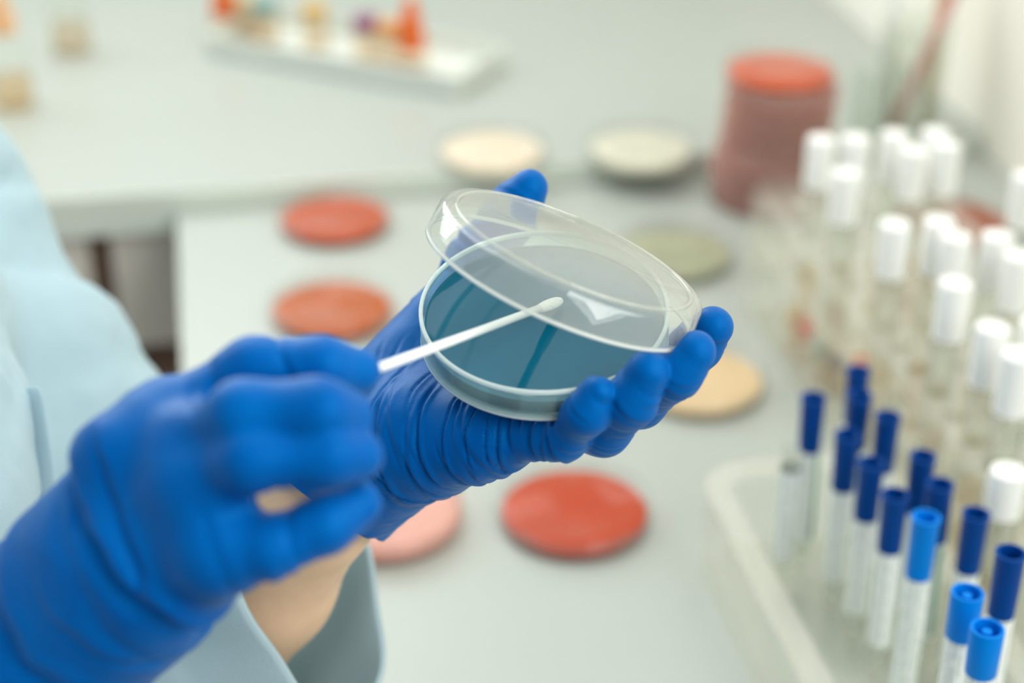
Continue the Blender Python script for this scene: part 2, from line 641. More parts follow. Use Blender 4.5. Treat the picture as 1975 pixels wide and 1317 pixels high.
def crease(v, nrm, a, b, rad, count, depth, width, tilt=None, seed=0, span=(0, 1)):
    """grooves with a raised lip across the limb a-b, irregularly spaced, each covering part of its girth"""
    r = np.random.default_rng(seed)
    ax = b - a; L = np.linalg.norm(ax); ax = ax / L
    e = np.cross(ax, UZ); e /= np.linalg.norm(e); g = np.cross(ax, e)
    q = v - a
    s = q @ ax
    rr = np.linalg.norm(q - s[:, None] * ax, axis=1)
    ang = np.arctan2(q @ g, q @ e)
    near = np.clip(1.6 - rr / rad, 0, 1) * 2
    near = np.minimum(near, 1) * np.clip((s - (span[0] - .12) * L) / (.1 * L), 0, 1) * np.clip(((span[1] + .12) * L - s) / (.1 * L), 0, 1)
    d = np.zeros(len(v))
    for i in range(count):
        s0 = L * (span[0] + (span[1] - span[0]) * (i + r.uniform(.1, .9)) / count)
        w = width * r.uniform(.55, 1.5)
        dp = depth * r.uniform(.35, 1.2)
        c0 = r.uniform(-math.pi, math.pi); half = r.uniform(.7, 2.2)
        tl = r.uniform(-.28, .28)
        ss = s - s0 - tl * rr * np.sin(ang - c0) - .6 * width * wob(v, 260, i * 1.9 + seed)
        da = np.abs((ang - c0 + math.pi) % (2 * math.pi) - math.pi)
        m = np.clip((half - da) / .5, 0, 1) * near
        d += m * dp * (-np.exp(-(ss / w) ** 2) + .55 * np.exp(-((ss - 1.9 * w) / (1.4 * w)) ** 2))
    return v + nrm * d[:, None]


# ================================================================== the setting
WX, BY = 0.650, 2.06          # right wall, back wall
tag(link('floor', box_mesh('floor', -3.0, WX, -1.6, BY, -0.05, 0.0), MAT['floor'], smooth=False), kind='structure')


def frame_mesh(name, x0, x1, z0, z1, ox0, ox1, oz0, oz1, y0, y1):
    bm = bmesh.new()
    for a in ((x0, ox0, z0, z1), (ox1, x1, z0, z1), (ox0, ox1, z0, oz0), (ox0, ox1, oz1, z1)):
        m = bmesh.ops.create_cube(bm, size=1)
        for v in m['verts']:
            v.co = Vector((a[0] + (v.co.x + .5) * (a[1] - a[0]), y0 + (v.co.y + .5) * (y1 - y0), a[2] + (v.co.z + .5) * (a[3] - a[2])))
    me = bpy.data.meshes.new(name); bm.to_mesh(me); bm.free()
    return me


def swap_xy(me):
    for v in me.vertices:
        v.co = Vector((v.co.y, v.co.x, v.co.z))
    me.flip_normals()
    return me


tag(link('wall_right', swap_xy(frame_mesh('wall_right', -1.6, BY + 0.1, 0, 2.8, -0.95, 0.35, 1.3, 2.4, WX, WX + 0.1)), MAT['wall'], smooth=False), kind='structure')
win2 = thing('window_2', None, None, (0, 0, 0)); tag(win2, kind='structure')
link('window_frame', swap_xy(frame_mesh('window_frame', -0.95, 0.35, 1.3, 2.4, -0.9, 0.3, 1.35, 2.35, WX + 0.02, WX + 0.08)), MAT['white_pl'], win2, smooth=False)
link('pane', swap_xy(box_mesh('pane', -0.9, 0.3, WX + 0.047, WX + 0.053, 1.35, 2.35)), MAT['glass'], win2, smooth=False)
tag(link('wall_back', frame_mesh('wall_back', -3.0, WX, 0, 2.8, -1.75, 0.25, 1.35, 2.55, BY, BY + 0.1), MAT['wall2'], smooth=False), kind='structure')
win = thing('window_1', None, None, (0, 0, 0)); tag(win, kind='structure')
link('window_frame', frame_mesh('window_frame', -1.75, 0.25, 1.35, 2.55, -1.69, 0.19, 1.41, 2.49, BY + 0.02, BY + 0.08), MAT['white_pl'], win, smooth=False)
link('mullion', box_mesh('mullion', -0.77, -0.73, BY + 0.025, BY + 0.075, 1.41, 2.49), MAT['white_pl'], win, smooth=False)
for a, b in ((-1.69, -0.77), (-0.73, 0.19)):
    link('pane', box_mesh('pane', a, b, BY + 0.047, BY + 0.053, 1.41, 2.49), MAT['glass'], win, smooth=False)

# far counter: worktop slab with drawer units below it
EDGE_Y = 1.278
ct = thing('lab_counter', 'long white lab counter with grey front edge across the back', 'counter', (-0.5, 1.65, 0.883))
link('worktop', box_mesh('worktop', -1.1, WX - 0.002 + 0.5, EDGE_Y - 1.65 + 0.003, 2.055 - 1.65, 0.004, 0.035, 0.002), MAT['bench'], ct, smooth=False)
link('front_edge', box_mesh('front_edge', -1.1, WX - 0.002 + 0.5, EDGE_Y - 1.65, EDGE_Y - 1.65 + 0.003, 0.0, 0.034), MAT['bench_edge'], ct, smooth=False)


def on_y(px, py, y):
    v = (px - CX) / F * RT - (py - CY) / F * UP + FW
    return CAM + v * (y - CAM[1]) / v[1]


FY = 1.305
gap = on_y(203, 550, FY)[0]
dz0, dz1 = on_y(280, 668, FY)[2], on_y(280, 446, FY)[2]
x_right = gap + 0.42
for i, (x0, x1, lab) in enumerate(((gap, x_right, 'brown drawer cabinet with grey-beige fronts under the counter, beside the left edge of the table'),
                                   (gap - 0.42, gap, 'brown drawer cabinet with grey-beige fronts under the counter, half hidden by the white sleeve'))):
    x1 -= .002
    u = thing('drawer_cabinet', lab, 'cabinet', ((x0 + x1) / 2, 1.6, 0.0), 'drawer cabinets under the counter')
    w = (x1 - x0) / 2
    link('carcass', box_mesh('carcass', -w, w, FY + 0.018 - 1.6, 2.0 - 1.6, 0.0, 0.883, 0.002), MAT['carcass'], u, smooth=False)
    dr = link('drawer', box_mesh('drawer', -w + 0.008, w - 0.008, FY - 1.6, FY + 0.0179 - 1.6, dz0, dz1, 0.002), MAT['drawer'], u, smooth=False)
    link('pull', box_mesh('pull', -0.05, 0.05, FY - 1.6 - 0.012, FY - 1.6, dz0 + 0.012, dz0 + 0.02, 0.002), MAT['steel'], dr, smooth=False)
    link('door', box_mesh('door', -w + 0.004, w - 0.004, FY - 1.6 + 0.004, FY + 0.0179 - 1.6, 0.08, dz0 - 0.02, 0.002), MAT['carcass'], u, smooth=False)

# near tables, a wider one against the counter and a narrower one towards the viewer
def table(name, outline, label, legs, edge):
    c = np.mean(outline, 0)
    t = thing(name, label, 'table', (c[0], c[1], 0))
    o = link('table_top', prism('table_top', [(x - c[0], y - c[1]) for x, y in outline], 0.872, 0.90), MAT['bench'], t, smooth=False)
    if edge:
        link('front_panel', box_mesh('front_panel', edge[0] - c[0], edge[1] - c[0], edge[2] - c[1], edge[2] + 0.018 - c[1], 0.1, 0.871), MAT['panel'], t, smooth=False)
    for x, y in legs:
        link('leg', box_mesh('leg', x - c[0] - 0.02, x - c[0] + 0.02, y - c[1] - 0.02, y - c[1] + 0.02, 0.0, 0.872, 0.003), MAT['steel'], t, smooth=False)
    return t


TX = WX - 0.002
table('lab_table', [(-0.036, 0.2), (TX, 0.2), (TX, 1.277), (-0.036, 1.277)], 'white lab table joined to the counter, culture dishes and tube racks on it',
      [(0.0, 0.25), (0.6, 0.25), (0.0, 1.235), (0.6, 1.235)], None)

# ================================================================== culture dishes
DR, DH = 0.0435, 0.0125


def dish_profile(R, h, t=0.0012):
    return [(0, 0.0), (R - .0012, 0.0), (R, 0.0008), (R, h), (R - t, h), (R - t - .0003, 0.0020), (0, 0.0018)]


def lid_profile(R, h, t=0.0012):
    return [(R, 0.0), (R - .0006, h - .0016), (R - .0022, h - .0002), (R - .0045, h), (R - .0052, h + .0007), (R - .0062, h + .0007),
            (R - .0068, h), (0, h), (0, h - t), (R - .0032, h - t), (R - t - .0008, h - t - .0018), (R - t, 0.0)]


BASE_ME = lathe('base_dish', dish_profile(DR, DH), 48)
LID_ME = lathe('dish_lid', lid_profile(0.0455, 0.0085), 48, True)
for me in (BASE_ME, LID_ME):
    me.polygons.foreach_set('use_smooth', [True] * len(me.polygons))
AGAR_ME = lathe('agar_ref', [(0, 0), (0.0418, 0), (0.0418, 0.0046), (0.0408, 0.0050), (0, 0.0050)], 48)


def culture_dish(loc, label, agar_c, group, clear_m='bg_clear', tilt=None, agar_h=1.0):
    t = thing('petri_dish', label, 'petri dish', loc, group)
    if tilt is not None:
        t.rotation_euler = tilt
    link('base_dish', BASE_ME.copy(), MAT[clear_m], t)
    sharp(link('agar', AGAR_ME.copy(), agar_mat('agar_' + agar_c, agar_c), t, (0, 0, 0.0021)))
    link('lid', LID_ME.copy(), MAT[clear_m], t, (0, 0, 0.0072))
    return t


GR = 'culture dishes lying on the tables'
def at(px, py, z=0.9002):
    q = G(px, py, z + .008); return (q[0], q[1], z)


culture_dish(at(645, 417), 'orange culture dish at the far end of the table, beside the grey counter edge', 'b84a18', GR)
culture_dish(at(641, 591), 'orange-brown culture dish just above the blue glove holding the swab', 'b35519', GR)
culture_dish(at(1108, 980), 'large red-orange culture dish below the hand holding the open dish', 'b53a08', GR)
culture_dish(at(742, 985), 'pale pink culture dish half hidden behind the gloved wrist', 'ead0c8', GR, 'bg_pink')
culture_dish(at(948, 288, .9182), 'pale cream culture dish behind the raised thumb', 'e9d9c0', GR)
culture_dish(at(1235, 285, .9182), 'pale grey-green culture dish left of the tall dish stack', 'd5d3bd', GR)
culture_dish(at(1300, 484), 'olive-grey culture dish just behind the clear raised lid', 'a3a587', GR)
culture_dish(at(1345, 728), 'sandy beige culture dish right of the gloved fingertips', 'dcc095', GR)
culture_dish(at(1838, 424), 'dark orange culture dish behind the white-capped tubes by the wall', '9c4113', GR)

# the stack of seven
sx, sy = G(1478, 372, 0.905)[:2]
names = ['lowest', 'second from the bottom', 'third from the bottom', 'middle one', 'third from the top', 'second from the top', 'topmost']
hues = ['9e4a3c', '9f4838', 'a04634', 'a2442f', 'a8462b', 'b04e30', 'c64e1c']
offs = [(-0.004, 0.0), (-0.006, 0.002), (-0.003, -0.002), (0.001, 0.001), (0.002, 0.0), (0.003, -0.001), (0.001, 0.002)]
for i in range(7):
    z = 0.9002 + i * 0.0168
    culture_dish((sx + offs[i][0] + 0.003, sy + offs[i][1], z),
                 ('bright orange culture dish, %s of the tall stack' if i == 6 else 'reddish brown culture dish, %s in the tall stack') % names[i],
                 hues[i], 'stacked culture dishes', 'bg_pink' if i < 6 else 'bg_clear')

# ================================================================== the open dish and its lid
HR = 0.042
D_C, D_N = K(0.01077, 0.01147, -0.57222), KD(-0.01819, 0.75075, 0.66034)
L_C, L_N = K(0.02046, 0.03037, -0.56059), KD(0.37792, 0.87141, 0.31286)


def frame(c, n):
    n = n / np.linalg.norm(n)
    x = RT - (RT @ n) * n; x /= np.linalg.norm(x)
    y = np.cross(n, x)
    return Matrix(((x[0], y[0], n[0], c[0]), (x[1], y[1], n[1], c[1]), (x[2], y[2], n[2], c[2]), (0, 0, 0, 1)))


HD = thing('petri_dish', 'open dish of glossy teal agar held in the gloved hand', 'petri dish')
HD.matrix_world = frame(D_C - D_N * DH, D_N)
bd = link('base_dish', lathe('held_base', dish_profile(HR, DH, 0.0013), 160), MAT['dish_clear'], HD)
sharp(bd)
link('rim', lathe('rim', [(HR - .0014, DH - .0012), (HR + .0001, DH - .0014), (HR + .0001, DH - .0001), (HR - .0003, DH + .0003), (HR - .0012, DH + .0002)], 160, True), MAT['rim_glint'], bd)  # overlaid ring, whitened to draw the rim's refracted glint
link('foot_ring', lathe('foot_ring', [(HR - .004, -.0007), (HR - .0012, -.0009), (HR + .0001, .0002), (HR + .0001, .0011), (HR - .0012, .0012), (HR - .004, .0001)], 160, True), MAT['rim_glint'], bd)  # added ring, painting the light caught along the base edge
sharp(link('agar', lathe('held_agar', [(0, .0019), (HR - .0019, .0021), (HR - .0016, .0072), (HR - .0022, .0066), (HR - .0045, .0062), (0, .0062)], 128), MAT['agar'], HD))

LR, LH = 0.0475, 0.0118
HL = thing('dish_cover', 'clear plastic dish lid tilted open above the teal agar', 'lid')
HL.matrix_world = frame(L_C - L_N * LH, L_N)
ld = link('lid_shell', lathe('lid_shell', [(LR, 0.0), (LR - .0008, LH - .0018), (LR - .0018, LH - .0004), (LR - .0035, LH), (0, LH),
                                          (0, LH - .0012), (LR - .0036, LH - .0012), (LR - .0024, LH - .0024), (LR - .0013, 0.0)], 160, True), MAT['lid_clear'], HL)
sharp(ld, 50)
link('lower_edge', lathe('lower_edge', [(LR - .0014, 0.0006), (LR - .0014, -.0003), (LR + .0002, -.0003), (LR + .0002, .0007)], 160, True), MAT['rim_glint'], ld)  # white band painting the glint on the lid's clear lower edge
link('stacking_ridge', lathe('stacking_ridge', [(LR - .0068, LH - .0001), (LR - .0063, LH + .0007), (LR - .0054, LH + .0007), (LR - .0049, LH - .0001)], 160, True), MAT['lid_clear'], ld)

# ================================================================== swab
tipq = G(1000, 600, 1.0)
def ray(px, py):
    return (px - CX) / F * RT - (py - CY) / F * UP + FW
def hit(px, py, c, n):
    v = ray(px, py)
    return CAM + v * (((c - CAM) @ n) / (v @ n))
AG = D_C - D_N * (DH - .0062)
s_tip = hit(1082, 590, AG, D_N) + D_N * 0.0024
s_hand = P(722, 713, 0.487)
s_dir = (s_tip - s_hand) / np.linalg.norm(s_tip - s_hand)
s_end = s_hand - s_dir * 0.032
SW = thing('cotton_swab', 'thin white cotton swab dipping into the teal agar', 'swab', s_end)
link('shaft', tube_path('shaft', [s_end - s_end, s_tip - s_dir * 0.010 - s_end], [0.00145, 0.00135], 16), MAT['swab'], SW)
tipl = [s_tip + s_dir * (q - 0.016) - s_end for q in (0.0, 0.002, 0.005, 0.009, 0.013, 0.0155, 0.0165)]
link('cotton_tip', tube_path('cotton_tip', tipl, [0.0013, 0.0016, 0.0019, 0.0020, 0.0018, 0.0012, 0.0003], 16), MAT['cotton'], SW)


# ================================================================== the person
PERSON = thing('person', 'person in white lab coat and blue gloves holding a swab and an open dish', 'person', (-0.26, 0.60, 0.0))
PB = np.array([-0.26, 0.60, 0.0])


def part(name, fl, mat, post=None, parent=PERSON):
    v, q = extract(fl)
    if post is not None:
        v = post(v, vnormals(v, q))
    return link(name, np_mesh(name, v - PB, q), mat, parent)


def carve_cyl(fl, c, n, R, z0, z1, gap=0.0010):
    """keep out of a round dish"""
    pad = R + 0.02
    sl, X, Y, Z = fl.box(c - pad, c + pad)
    h = (X - c[0]) * n[0] + (Y - c[1]) * n[1] + (Z - c[2]) * n[2]
    r = np.sqrt(np.maximum((X - c[0]) ** 2 + (Y - c[1]) ** 2 + (Z - c[2]) ** 2 - h * h, 0))
    d = np.maximum(r - R - gap, np.maximum(z0 - gap - h, h - z1 - gap))
    fl.f[sl] = np.maximum(fl.f[sl], -d.astype(np.float32))


# --- hand under the dish
def mm(*a): return [(P(x, y, d), r / 1000) for x, y, d, r in a]


wrist = P(676, 882, .622)
pinky_m, ring_m, mid_m, ind_m = P(945, 836, .577), P(990, 790, .588), P(1012, 745, .600), P(1003, 700, .618)
lo = np.min([P(520, 1080, .66), P(1420, 300, .66), P(1420, 1000, .52), P(520, 300, .66), P(600, 1000, .54)], 0) - .02
hi = np.max([P(520, 1080, .66), P(1420, 300, .66), P(1420, 1000, .52), P(520, 300, .66), P(1420, 300, .60)], 0) + .02
fl = Field(lo, hi, 0.00075)
for m_, r_ in ((pinky_m, .0112), (ring_m, .012), (mid_m, .012), (ind_m, .012)):
    add_chain(fl, [(wrist, .0225), (wrist * .45 + m_ * .55, .0145), (m_, r_)], .008, .014)
add_chain(fl, [(pinky_m, .0105), (ring_m, .0115), (mid_m, .0115), (ind_m, .0115)], .008, .012)
add_chain(fl, mm((725, 858, .610, 20), (805, 838, .594, 15.5), (900, 845, .582, 11.5)), .01, .014)
add_chain(fl, mm((676, 882, .622, 23.5), (620, 945, .634, 25.5), (560, 1015, .640, 27.0)), .01, .014)
add_chain(fl, mm((745, 810, .622, 19), (800, 715, .628, 15.5), (850, 640, .630, 12.8)), .012, .016)
fingers = [
    mm((945, 838, .577, 10.2), (1088, 840, .557, 7.7), (1131, 795, .543, 6.9), (1151, 758, .5395, 5.9)),
    mm((990, 790, .588, 10.5), (1165, 826, .561, 8.6), (1216, 772, .5435, 8.0), (1248, 716, .538, 6.8)),
    mm((1012, 745, .600, 10.5), (1232, 772, .568, 8.8), (1305, 715, .546, 8.2), (1340, 680, .542, 7.0)),
    mm((1003, 700, .618, 10.5), (1250, 745, .604, 8.8), (1345, 665, .592, 8.2), (1374, 630, .585, 7.2)),
]
for fg in fingers:
    add_chain(fl, fg, .0045, .0012, fg[0][0], .012, .02)
thumb = mm((800, 715, .628, 15), (850, 632, .634, 12.3), (922, 502, .640, 10.6), (985, 412, .636, 9.2), (1021, 362, .632, 7.0))
add_chain(fl, thumb, .008, .003, thumb[0][0], .014, .025)
carve_cyl(fl, D_C - D_N * DH, D_N, HR + .0002, -.001, DH)
carve_cyl(fl, L_C - L_N * LH, L_N, LR, 0, LH)
cq, cn = P(714, 1022, .63), -UP * .787 - RT * .617          # the glove ends in an open cuff
sl, X, Y, Z = fl.box(fl.lo - 1, fl.lo + 2)
fl.f = np.maximum(fl.f, ((X - cq[0]) * cn[0] + (Y - cq[1]) * cn[1] + (Z - cq[2]) * cn[2]).astype(np.float32))


def left_post(v, n):
    v = crease(v, n, P(690, 890, .615), P(960, 848, .578), .028, 26, .0011, .0008, seed=3)
    n2 = n
    v = crease(v, n2, P(930, 845, .578), P(1095, 845, .560), .016, 20, .0009, .0007, seed=5)
    v = crease(v, n2, P(1090, 845, .557), P(1150, 762, .538), .012, 5, .0004, .0007, seed=8)
    v = crease(v, n2, P(1160, 832, .561), P(1246, 722, .5365), .013, 7, .0004, .0008, seed=9)
    v = crease(v, n2, P(1230, 780, .568), P(1336, 684, .542), .014, 7, .0004, .0008, seed=10)
    v = crease(v, n2, P(1340, 670, .592), P(1376, 628, .585), .013, 3, .0005, .0011, seed=12)
    v = crease(v, n2, P(800, 715, .628), P(1010, 380, .632), .020, 14, .0007, .0011, seed=14)
    v = crease(v, n2, P(560, 1010, .645), P(700, 870, .62), .032, 7, .0012, .0016, seed=15)
    return v + n * (wob(v, 190, .3) * .00035)[:, None]


part('glove', fl, MAT['glove'], left_post)['label'] = 'blue nitrile glove on the hand cupping the open dish'

# --- hand with the swab
lo = np.min([P(-160, 1500, .56), P(-160, 1480, .40), P(760, 600, .52), P(760, 1200, .42), P(-100, 700, .5)], 0) - .03
hi = np.max([P(-160, 1500, .56), P(-160, 1480, .40), P(760, 600, .52), P(760, 1200, .42), P(0, 700, .5)], 0) + .03
fl = Field(lo, hi, 0.0011)
w0, w1 = P(-70, 1405, .520), P(222, 1108, .482)
im, md, rg, pk = P(322, 818, .466), P(368, 872, .456), P(380, 945, .449), P(415, 1056, .447)
add_chain(fl, [(w0, .0335), (w1, .0285)], .01, .012)
add_chain(fl, mm((240, 1000, .472, 20), (228, 878, .462, 9.8)), .010, .012)
add_chain(fl, mm((290, 1095, .470, 21), (410, 1066, .452, 10.0)), .012, .014)
for m_, r_ in ((im, .0088), (md, .0108), (rg, .0108), (pk, .0100)):
    add_chain(fl, [(w1, .022), (w1 * .45 + m_ * .55, .0135), (m_, r_)], .010, .011)
add_chain(fl, [(im, .0086), (md, .0104), (rg, .0104), (pk, .0098)], .008, .009)
add_chain(fl, mm((228, 876, .458, 9.2), (322, 818, .466, 8.8)), .008, .009)
fing = [
    mm((322, 818, .466, 9.0), (490, 712, .464, 8.6), (620, 706, .464, 7.8), (688, 716, .470, 6.6)),
    mm((368, 872, .456, 9.6), (468, 800, .438, 8.8), (615, 792, .437, 8.3), (668, 800, .444, 7.2)),
    mm((380, 940, .449, 9.0), (480, 888, .434, 7.8), (630, 880, .436, 7.5), (688, 878, .441, 6.9)),
    mm((415, 1060, .447, 9.6), (520, 1055, .442, 7.8), (625, 1010, .444, 7.5), (690, 972, .449, 6.4)),
]
for fg in fing:
    add_chain(fl, fg, .0045, .0012, fg[0][0], .012, .018)
th = mm((300, 930, .480, 17), (440, 820, .508, 11.5), (575, 752, .502, 9.6), (680, 728, .4985, 7.0))
add_chain(fl, th, .008, .003, th[0][0], .016, .03)
sl, X, Y, Z = fl.box(np.minimum(s_end, s_tip) - .01, np.maximum(s_end, s_tip) + .01)
fl.f[sl] = np.maximum(fl.f[sl], -(cone_d(X, Y, Z, s_end - s_dir * .001, s_tip, .0026, .0026)).astype(np.float32))


def right_post(v, n):
    v = crease(v, n, w0, w1, .036, 10, .0028, .0030, seed=21)
    v = crease(v, n, P(200, 1040, .48), P(420, 860, .455), .042, 8, .0024, .0026, seed=22, span=(0, .62))
    v = crease(v, n, P(330, 800, .465), P(620, 706, .464), .014, 6, .0006, .0016, seed=23)
    v = crease(v, n, P(420, 1050, .447), P(640, 995, .444), .014, 5, .0005, .0016, seed=24)
    return v + n * (wob(v, 150, .9) * .0004)[:, None]


part('glove', fl, MAT['glove'], right_post)['label'] = 'blue nitrile glove on the hand gripping the swab'

# --- bare forearm between glove and sleeve
elbow = P(110, 1470, .738)
fl = Field(np.minimum(wrist, elbow) - .07, np.maximum(wrist, elbow) + .07, 0.0025)
cuff_c = P(605, 960, .637)
add_chain(fl, [(wrist, .0205), (cuff_c, .0240), (P(505, 1120, .672), .0275), (P(330, 1300, .712), .036), (elbow, .041)], .01, .01)
body = part('forearm', fl, MAT['skin'])
body['label'] = 'bare forearm skin'

# --- coat: trunk, upper arms and sleeves
A3 = lambda *a: np.array(a, float)
fl = Field((-0.50, 0.20, 0.40), (0.10, 0.98, 1.42), 0.0055)
add_chain(fl, [(A3(-.26, .61, 1.27), .10), (A3(-.225, .61, 1.12), .125), (A3(-.225, .61, .95), .12), (A3(-.23, .61, .5), .15)], .05, .05)
add_chain(fl, [(A3(-.25, .47, 1.24), .075), (A3(-.20, .52, 1.08), .10), (A3(-.20, .52, .9), .105), (A3(-.20, .50, .5), .13)], .05, .07)
add_chain(fl, [(A3(-.25, .76, 1.24), .075), (A3(-.215, .72, 1.08), .095), (A3(-.215, .72, .9), .10), (A3(-.22, .72, .5), .12)], .05, .07)
add_chain(fl, [(A3(-.24, .80, 1.235), .062), (P(-190, 430, .84), .060), (P(45, 800, .82), .060), (P(205, 1100, .80), .058), (P(150, 1500, .74), .062)], .03, .02)
add_chain(fl, [(A3(-.25, .41, 1.24), .065), (A3(-.235, .37, 1.10), .060), (A3(-.19, .38, 1.05), .056), (P(-330, 1640, .55), .050), (P(-195, 1520, .537), .041)], .03, .02)


def coat_post(v, n):
    a, b = P(-190, 430, .84), P(220, 1250, .80)
    v = crease(v, n, a, b, .085, 9, .004, .010, seed=31)
    v = crease(v, n, A3(-.22, .5, 1.2), A3(-.2, .5, .7), .16, 5, .004, .02, seed=33)
    return v + n * (wob(v, 28, 1.3) * .004 + wob(v, 60, 2.2) * .0018)[:, None]


coat = part('lab_coat', fl, MAT['coat'], coat_post)


def sheet(name, rows, mat, thick, parent):
    """a cloth patch through a grid of points, with thickness"""
    R_, C_ = len(rows), len(rows[0])
    v = [q - PB for r in rows for q in r]
    f = [(i * C_ + j, i * C_ + j + 1, (i + 1) * C_ + j + 1, (i + 1) * C_ + j) for i in range(R_ - 1) for j in range(C_ - 1)]
    o = link(name, mesh_from(name, v, f), mat, parent)
    s_ = o.modifiers.new('thick', 'SOLIDIFY'); s_.thickness = thick; s_.offset = 0
    d_ = o.modifiers.new('sub', 'SUBSURF'); d_.levels = 1; d_.render_levels = 2
    return o


# coat front edge with its turned-back flap, hanging in front of the sleeve
rows = []
for j in range(9):
    t = j / 8
    y = 735 + 420 * t
    xr = 82 + 22 * math.sin(t * 2.4) + 50 * t * t
    rows.append([P(xr - 230 * (1 - i / 6) , y + (1 - i / 6) * 75 * (1 - t), .655 + .03 * t * 0 - .006 * math.sin(i * 1.1 + t * 3)) for i in range(7)])
sheet('front_flap', rows, MAT['coat'], .0022, coat)

# forearm sleeve hanging wide around the arm, open at the cuff
path = [P(20, 1560, .745), P(150, 1440, .735), P(330, 1300, .712), P(480, 1205, .690), P(612, 1142, .668)]
n_cuff = .85 * RT + .33 * UP - .40 * FW
n_cuff /= np.linalg.norm(n_cuff)
NS, NR = 80, 40
v, f = [], []
for i in range(NR):
    t = i / (NR - 1)
    u = t * (len(path) - 1); k0 = min(int(u), len(path) - 2); w_ = u - k0
    pm = [path[max(0, min(len(path) - 1, k0 + j))] for j in (-1, 0, 1, 2)]
    c = .5 * (2 * pm[1] + (pm[2] - pm[0]) * w_ + (2 * pm[0] - 5 * pm[1] + 4 * pm[2] - pm[3]) * w_ ** 2 + (3 * pm[1] - pm[0] - 3 * pm[2] + pm[3]) * w_ ** 3)
    d_ = path[min(k0 + 1, len(path) - 1)] - path[k0]; d_ /= np.linalg.norm(d_)
    s_ = max(0, (t - .45) / .55) ** 1.5
    nn = d_ * (1 - s_) + n_cuff * s_; nn /= np.linalg.norm(nn)
    e1 = np.cross(nn, FW); e1 /= np.linalg.norm(e1); e2 = np.cross(nn, e1)
    for k in range(NS):
        a_ = 2 * math.pi * k / NS
        r = .058 - .0115 * t + .0028 * math.sin(3 * a_ + 5 * t) * t + .0020 * math.sin(5 * a_ - 11 * t) + .0026 * math.sin(19 * t + 2 * math.sin(a_ + 1)) * (1 - t)
        v.append(c + r * (math.cos(a_) * e1 + math.sin(a_) * e2) - PB)
for i in range(NR - 1):
    for k in range(NS):
        l = (k + 1) % NS
        f.append((i * NS + k, i * NS + l, (i + 1) * NS + l, (i + 1) * NS + k))
slv = link('sleeve', mesh_from('sleeve', v, f), MAT['sleeve'], coat)
sm = slv.modifiers.new('thick', 'SOLIDIFY'); sm.thickness = .0022; sm.offset = 0

# --- trousers and shoes down to the floor
fl = Field((-0.42, 0.36, 0.03), (-0.06, 0.86, 0.62), 0.008)
for y in (.50, .72):
    add_chain(fl, [(A3(-.23, y, .58), .085), (A3(-.22, y, .32), .065), (A3(-.24, y, .09), .055)], .03, .02)
part('trousers', fl, MAT['trousers'])
for y in (.50, .72):
    fl = Field((-0.36, y - .08, -0.002), (-0.02, y + .08, 0.14), 0.004)
    add_chain(fl, [(A3(-.26, y, .045), .042), (A3(-.16, y, .038), .036), (A3(-.10, y, .032), .030)], .02, .01)
    sl, X, Y, Z = fl.box((-1, -1, -1), (1, 1, 1))
    fl.f[sl] = np.maximum(fl.f[sl], (0.003 - Z) + 0 * X + 0 * Y)
    part('shoe', fl, MAT['white_pl'])


# ================================================================== blue-capped swab tubes and their rack
def copy_tree(o, parent=None):
    c = o.copy(); col.objects.link(c); c.parent = parent
    for ch in o.children:
        copy_tree(ch, c)
    return c


ordn = ['first', 'second', 'third', 'fourth', 'fifth', 'sixth', 'seventh', 'eighth']
ZB = 0.9042
CAP_OPEN = lathe('cap_open', [(0, .078), (.0056, .078), (.0058, .0782), (.0063, .108), (.0067, .1095), (.0067, .1098), (.0064, .1101), (.0053, .1101), (.0050, .1095), (.0046, .094), (0, .094)], 28)
CAP_PIN = lathe('cap_pin', [(0, .088), (.0062, .088), (.0064, .0884), (.0068, .1092), (.0066, .1100), (.0055, .1100), (.0050, .103), (.0021, .103), (.0020, .1085), (0, .1088)], 28)
TUBE_ME = lathe('swab_tube', [(0, 0.0), (.003, .0005), (.0046, .003), (.0052, .008), (.0055, .088), (.0047, .088), (.0044, .008), (.003, .002), (0, .0015)], 24)
LABEL_ME = lathe('swab_label', [(.00562, .022), (.00572, .022), (.00585, .0775), (.00575, .0775)], 24, True)
STRIPE = box_mesh('stripe', -.0011, .0011, -.0064, -.0059, .024, .0765)
STICK = lathe('inner_stick', [(0, .010), (.0012, .0102), (.0012, .078), (0, .078)], 10)


def swab_tube(x, y, cap, lab, label, lean=(0, 0), k=1.0, stripe=None):
    t = thing('swab_tube', label, 'tube', (x, y, ZB), 'blue-capped swab tubes', (lean[0], lean[1], random.uniform(0, 6)))
    link('tube', TUBE_ME.copy(), MAT['glass'], t).scale = (1, 1, k)
    link('inner_stick', STICK.copy(), MAT['swab'], t).scale = (1, 1, k)
    lb = sharp(link('label', LABEL_ME.copy(), MAT[lab], t))
    lb.scale = (1, 1, ((.0878 if cap.endswith('pin') else .0779) + .11 * (k - 1)) / .0775)
    if stripe is not None:
        t.rotation_euler[2] = stripe
        link('stripe', STRIPE.copy(), MAT['label_green'], lb)
    sharp(link('cap', (CAP_PIN if cap.endswith('pin') else CAP_OPEN).copy(), MAT['capblue' if cap.startswith('b') else 'capnavy'], t, (0, 0, .11 * (k - 1))), 40)
    return t


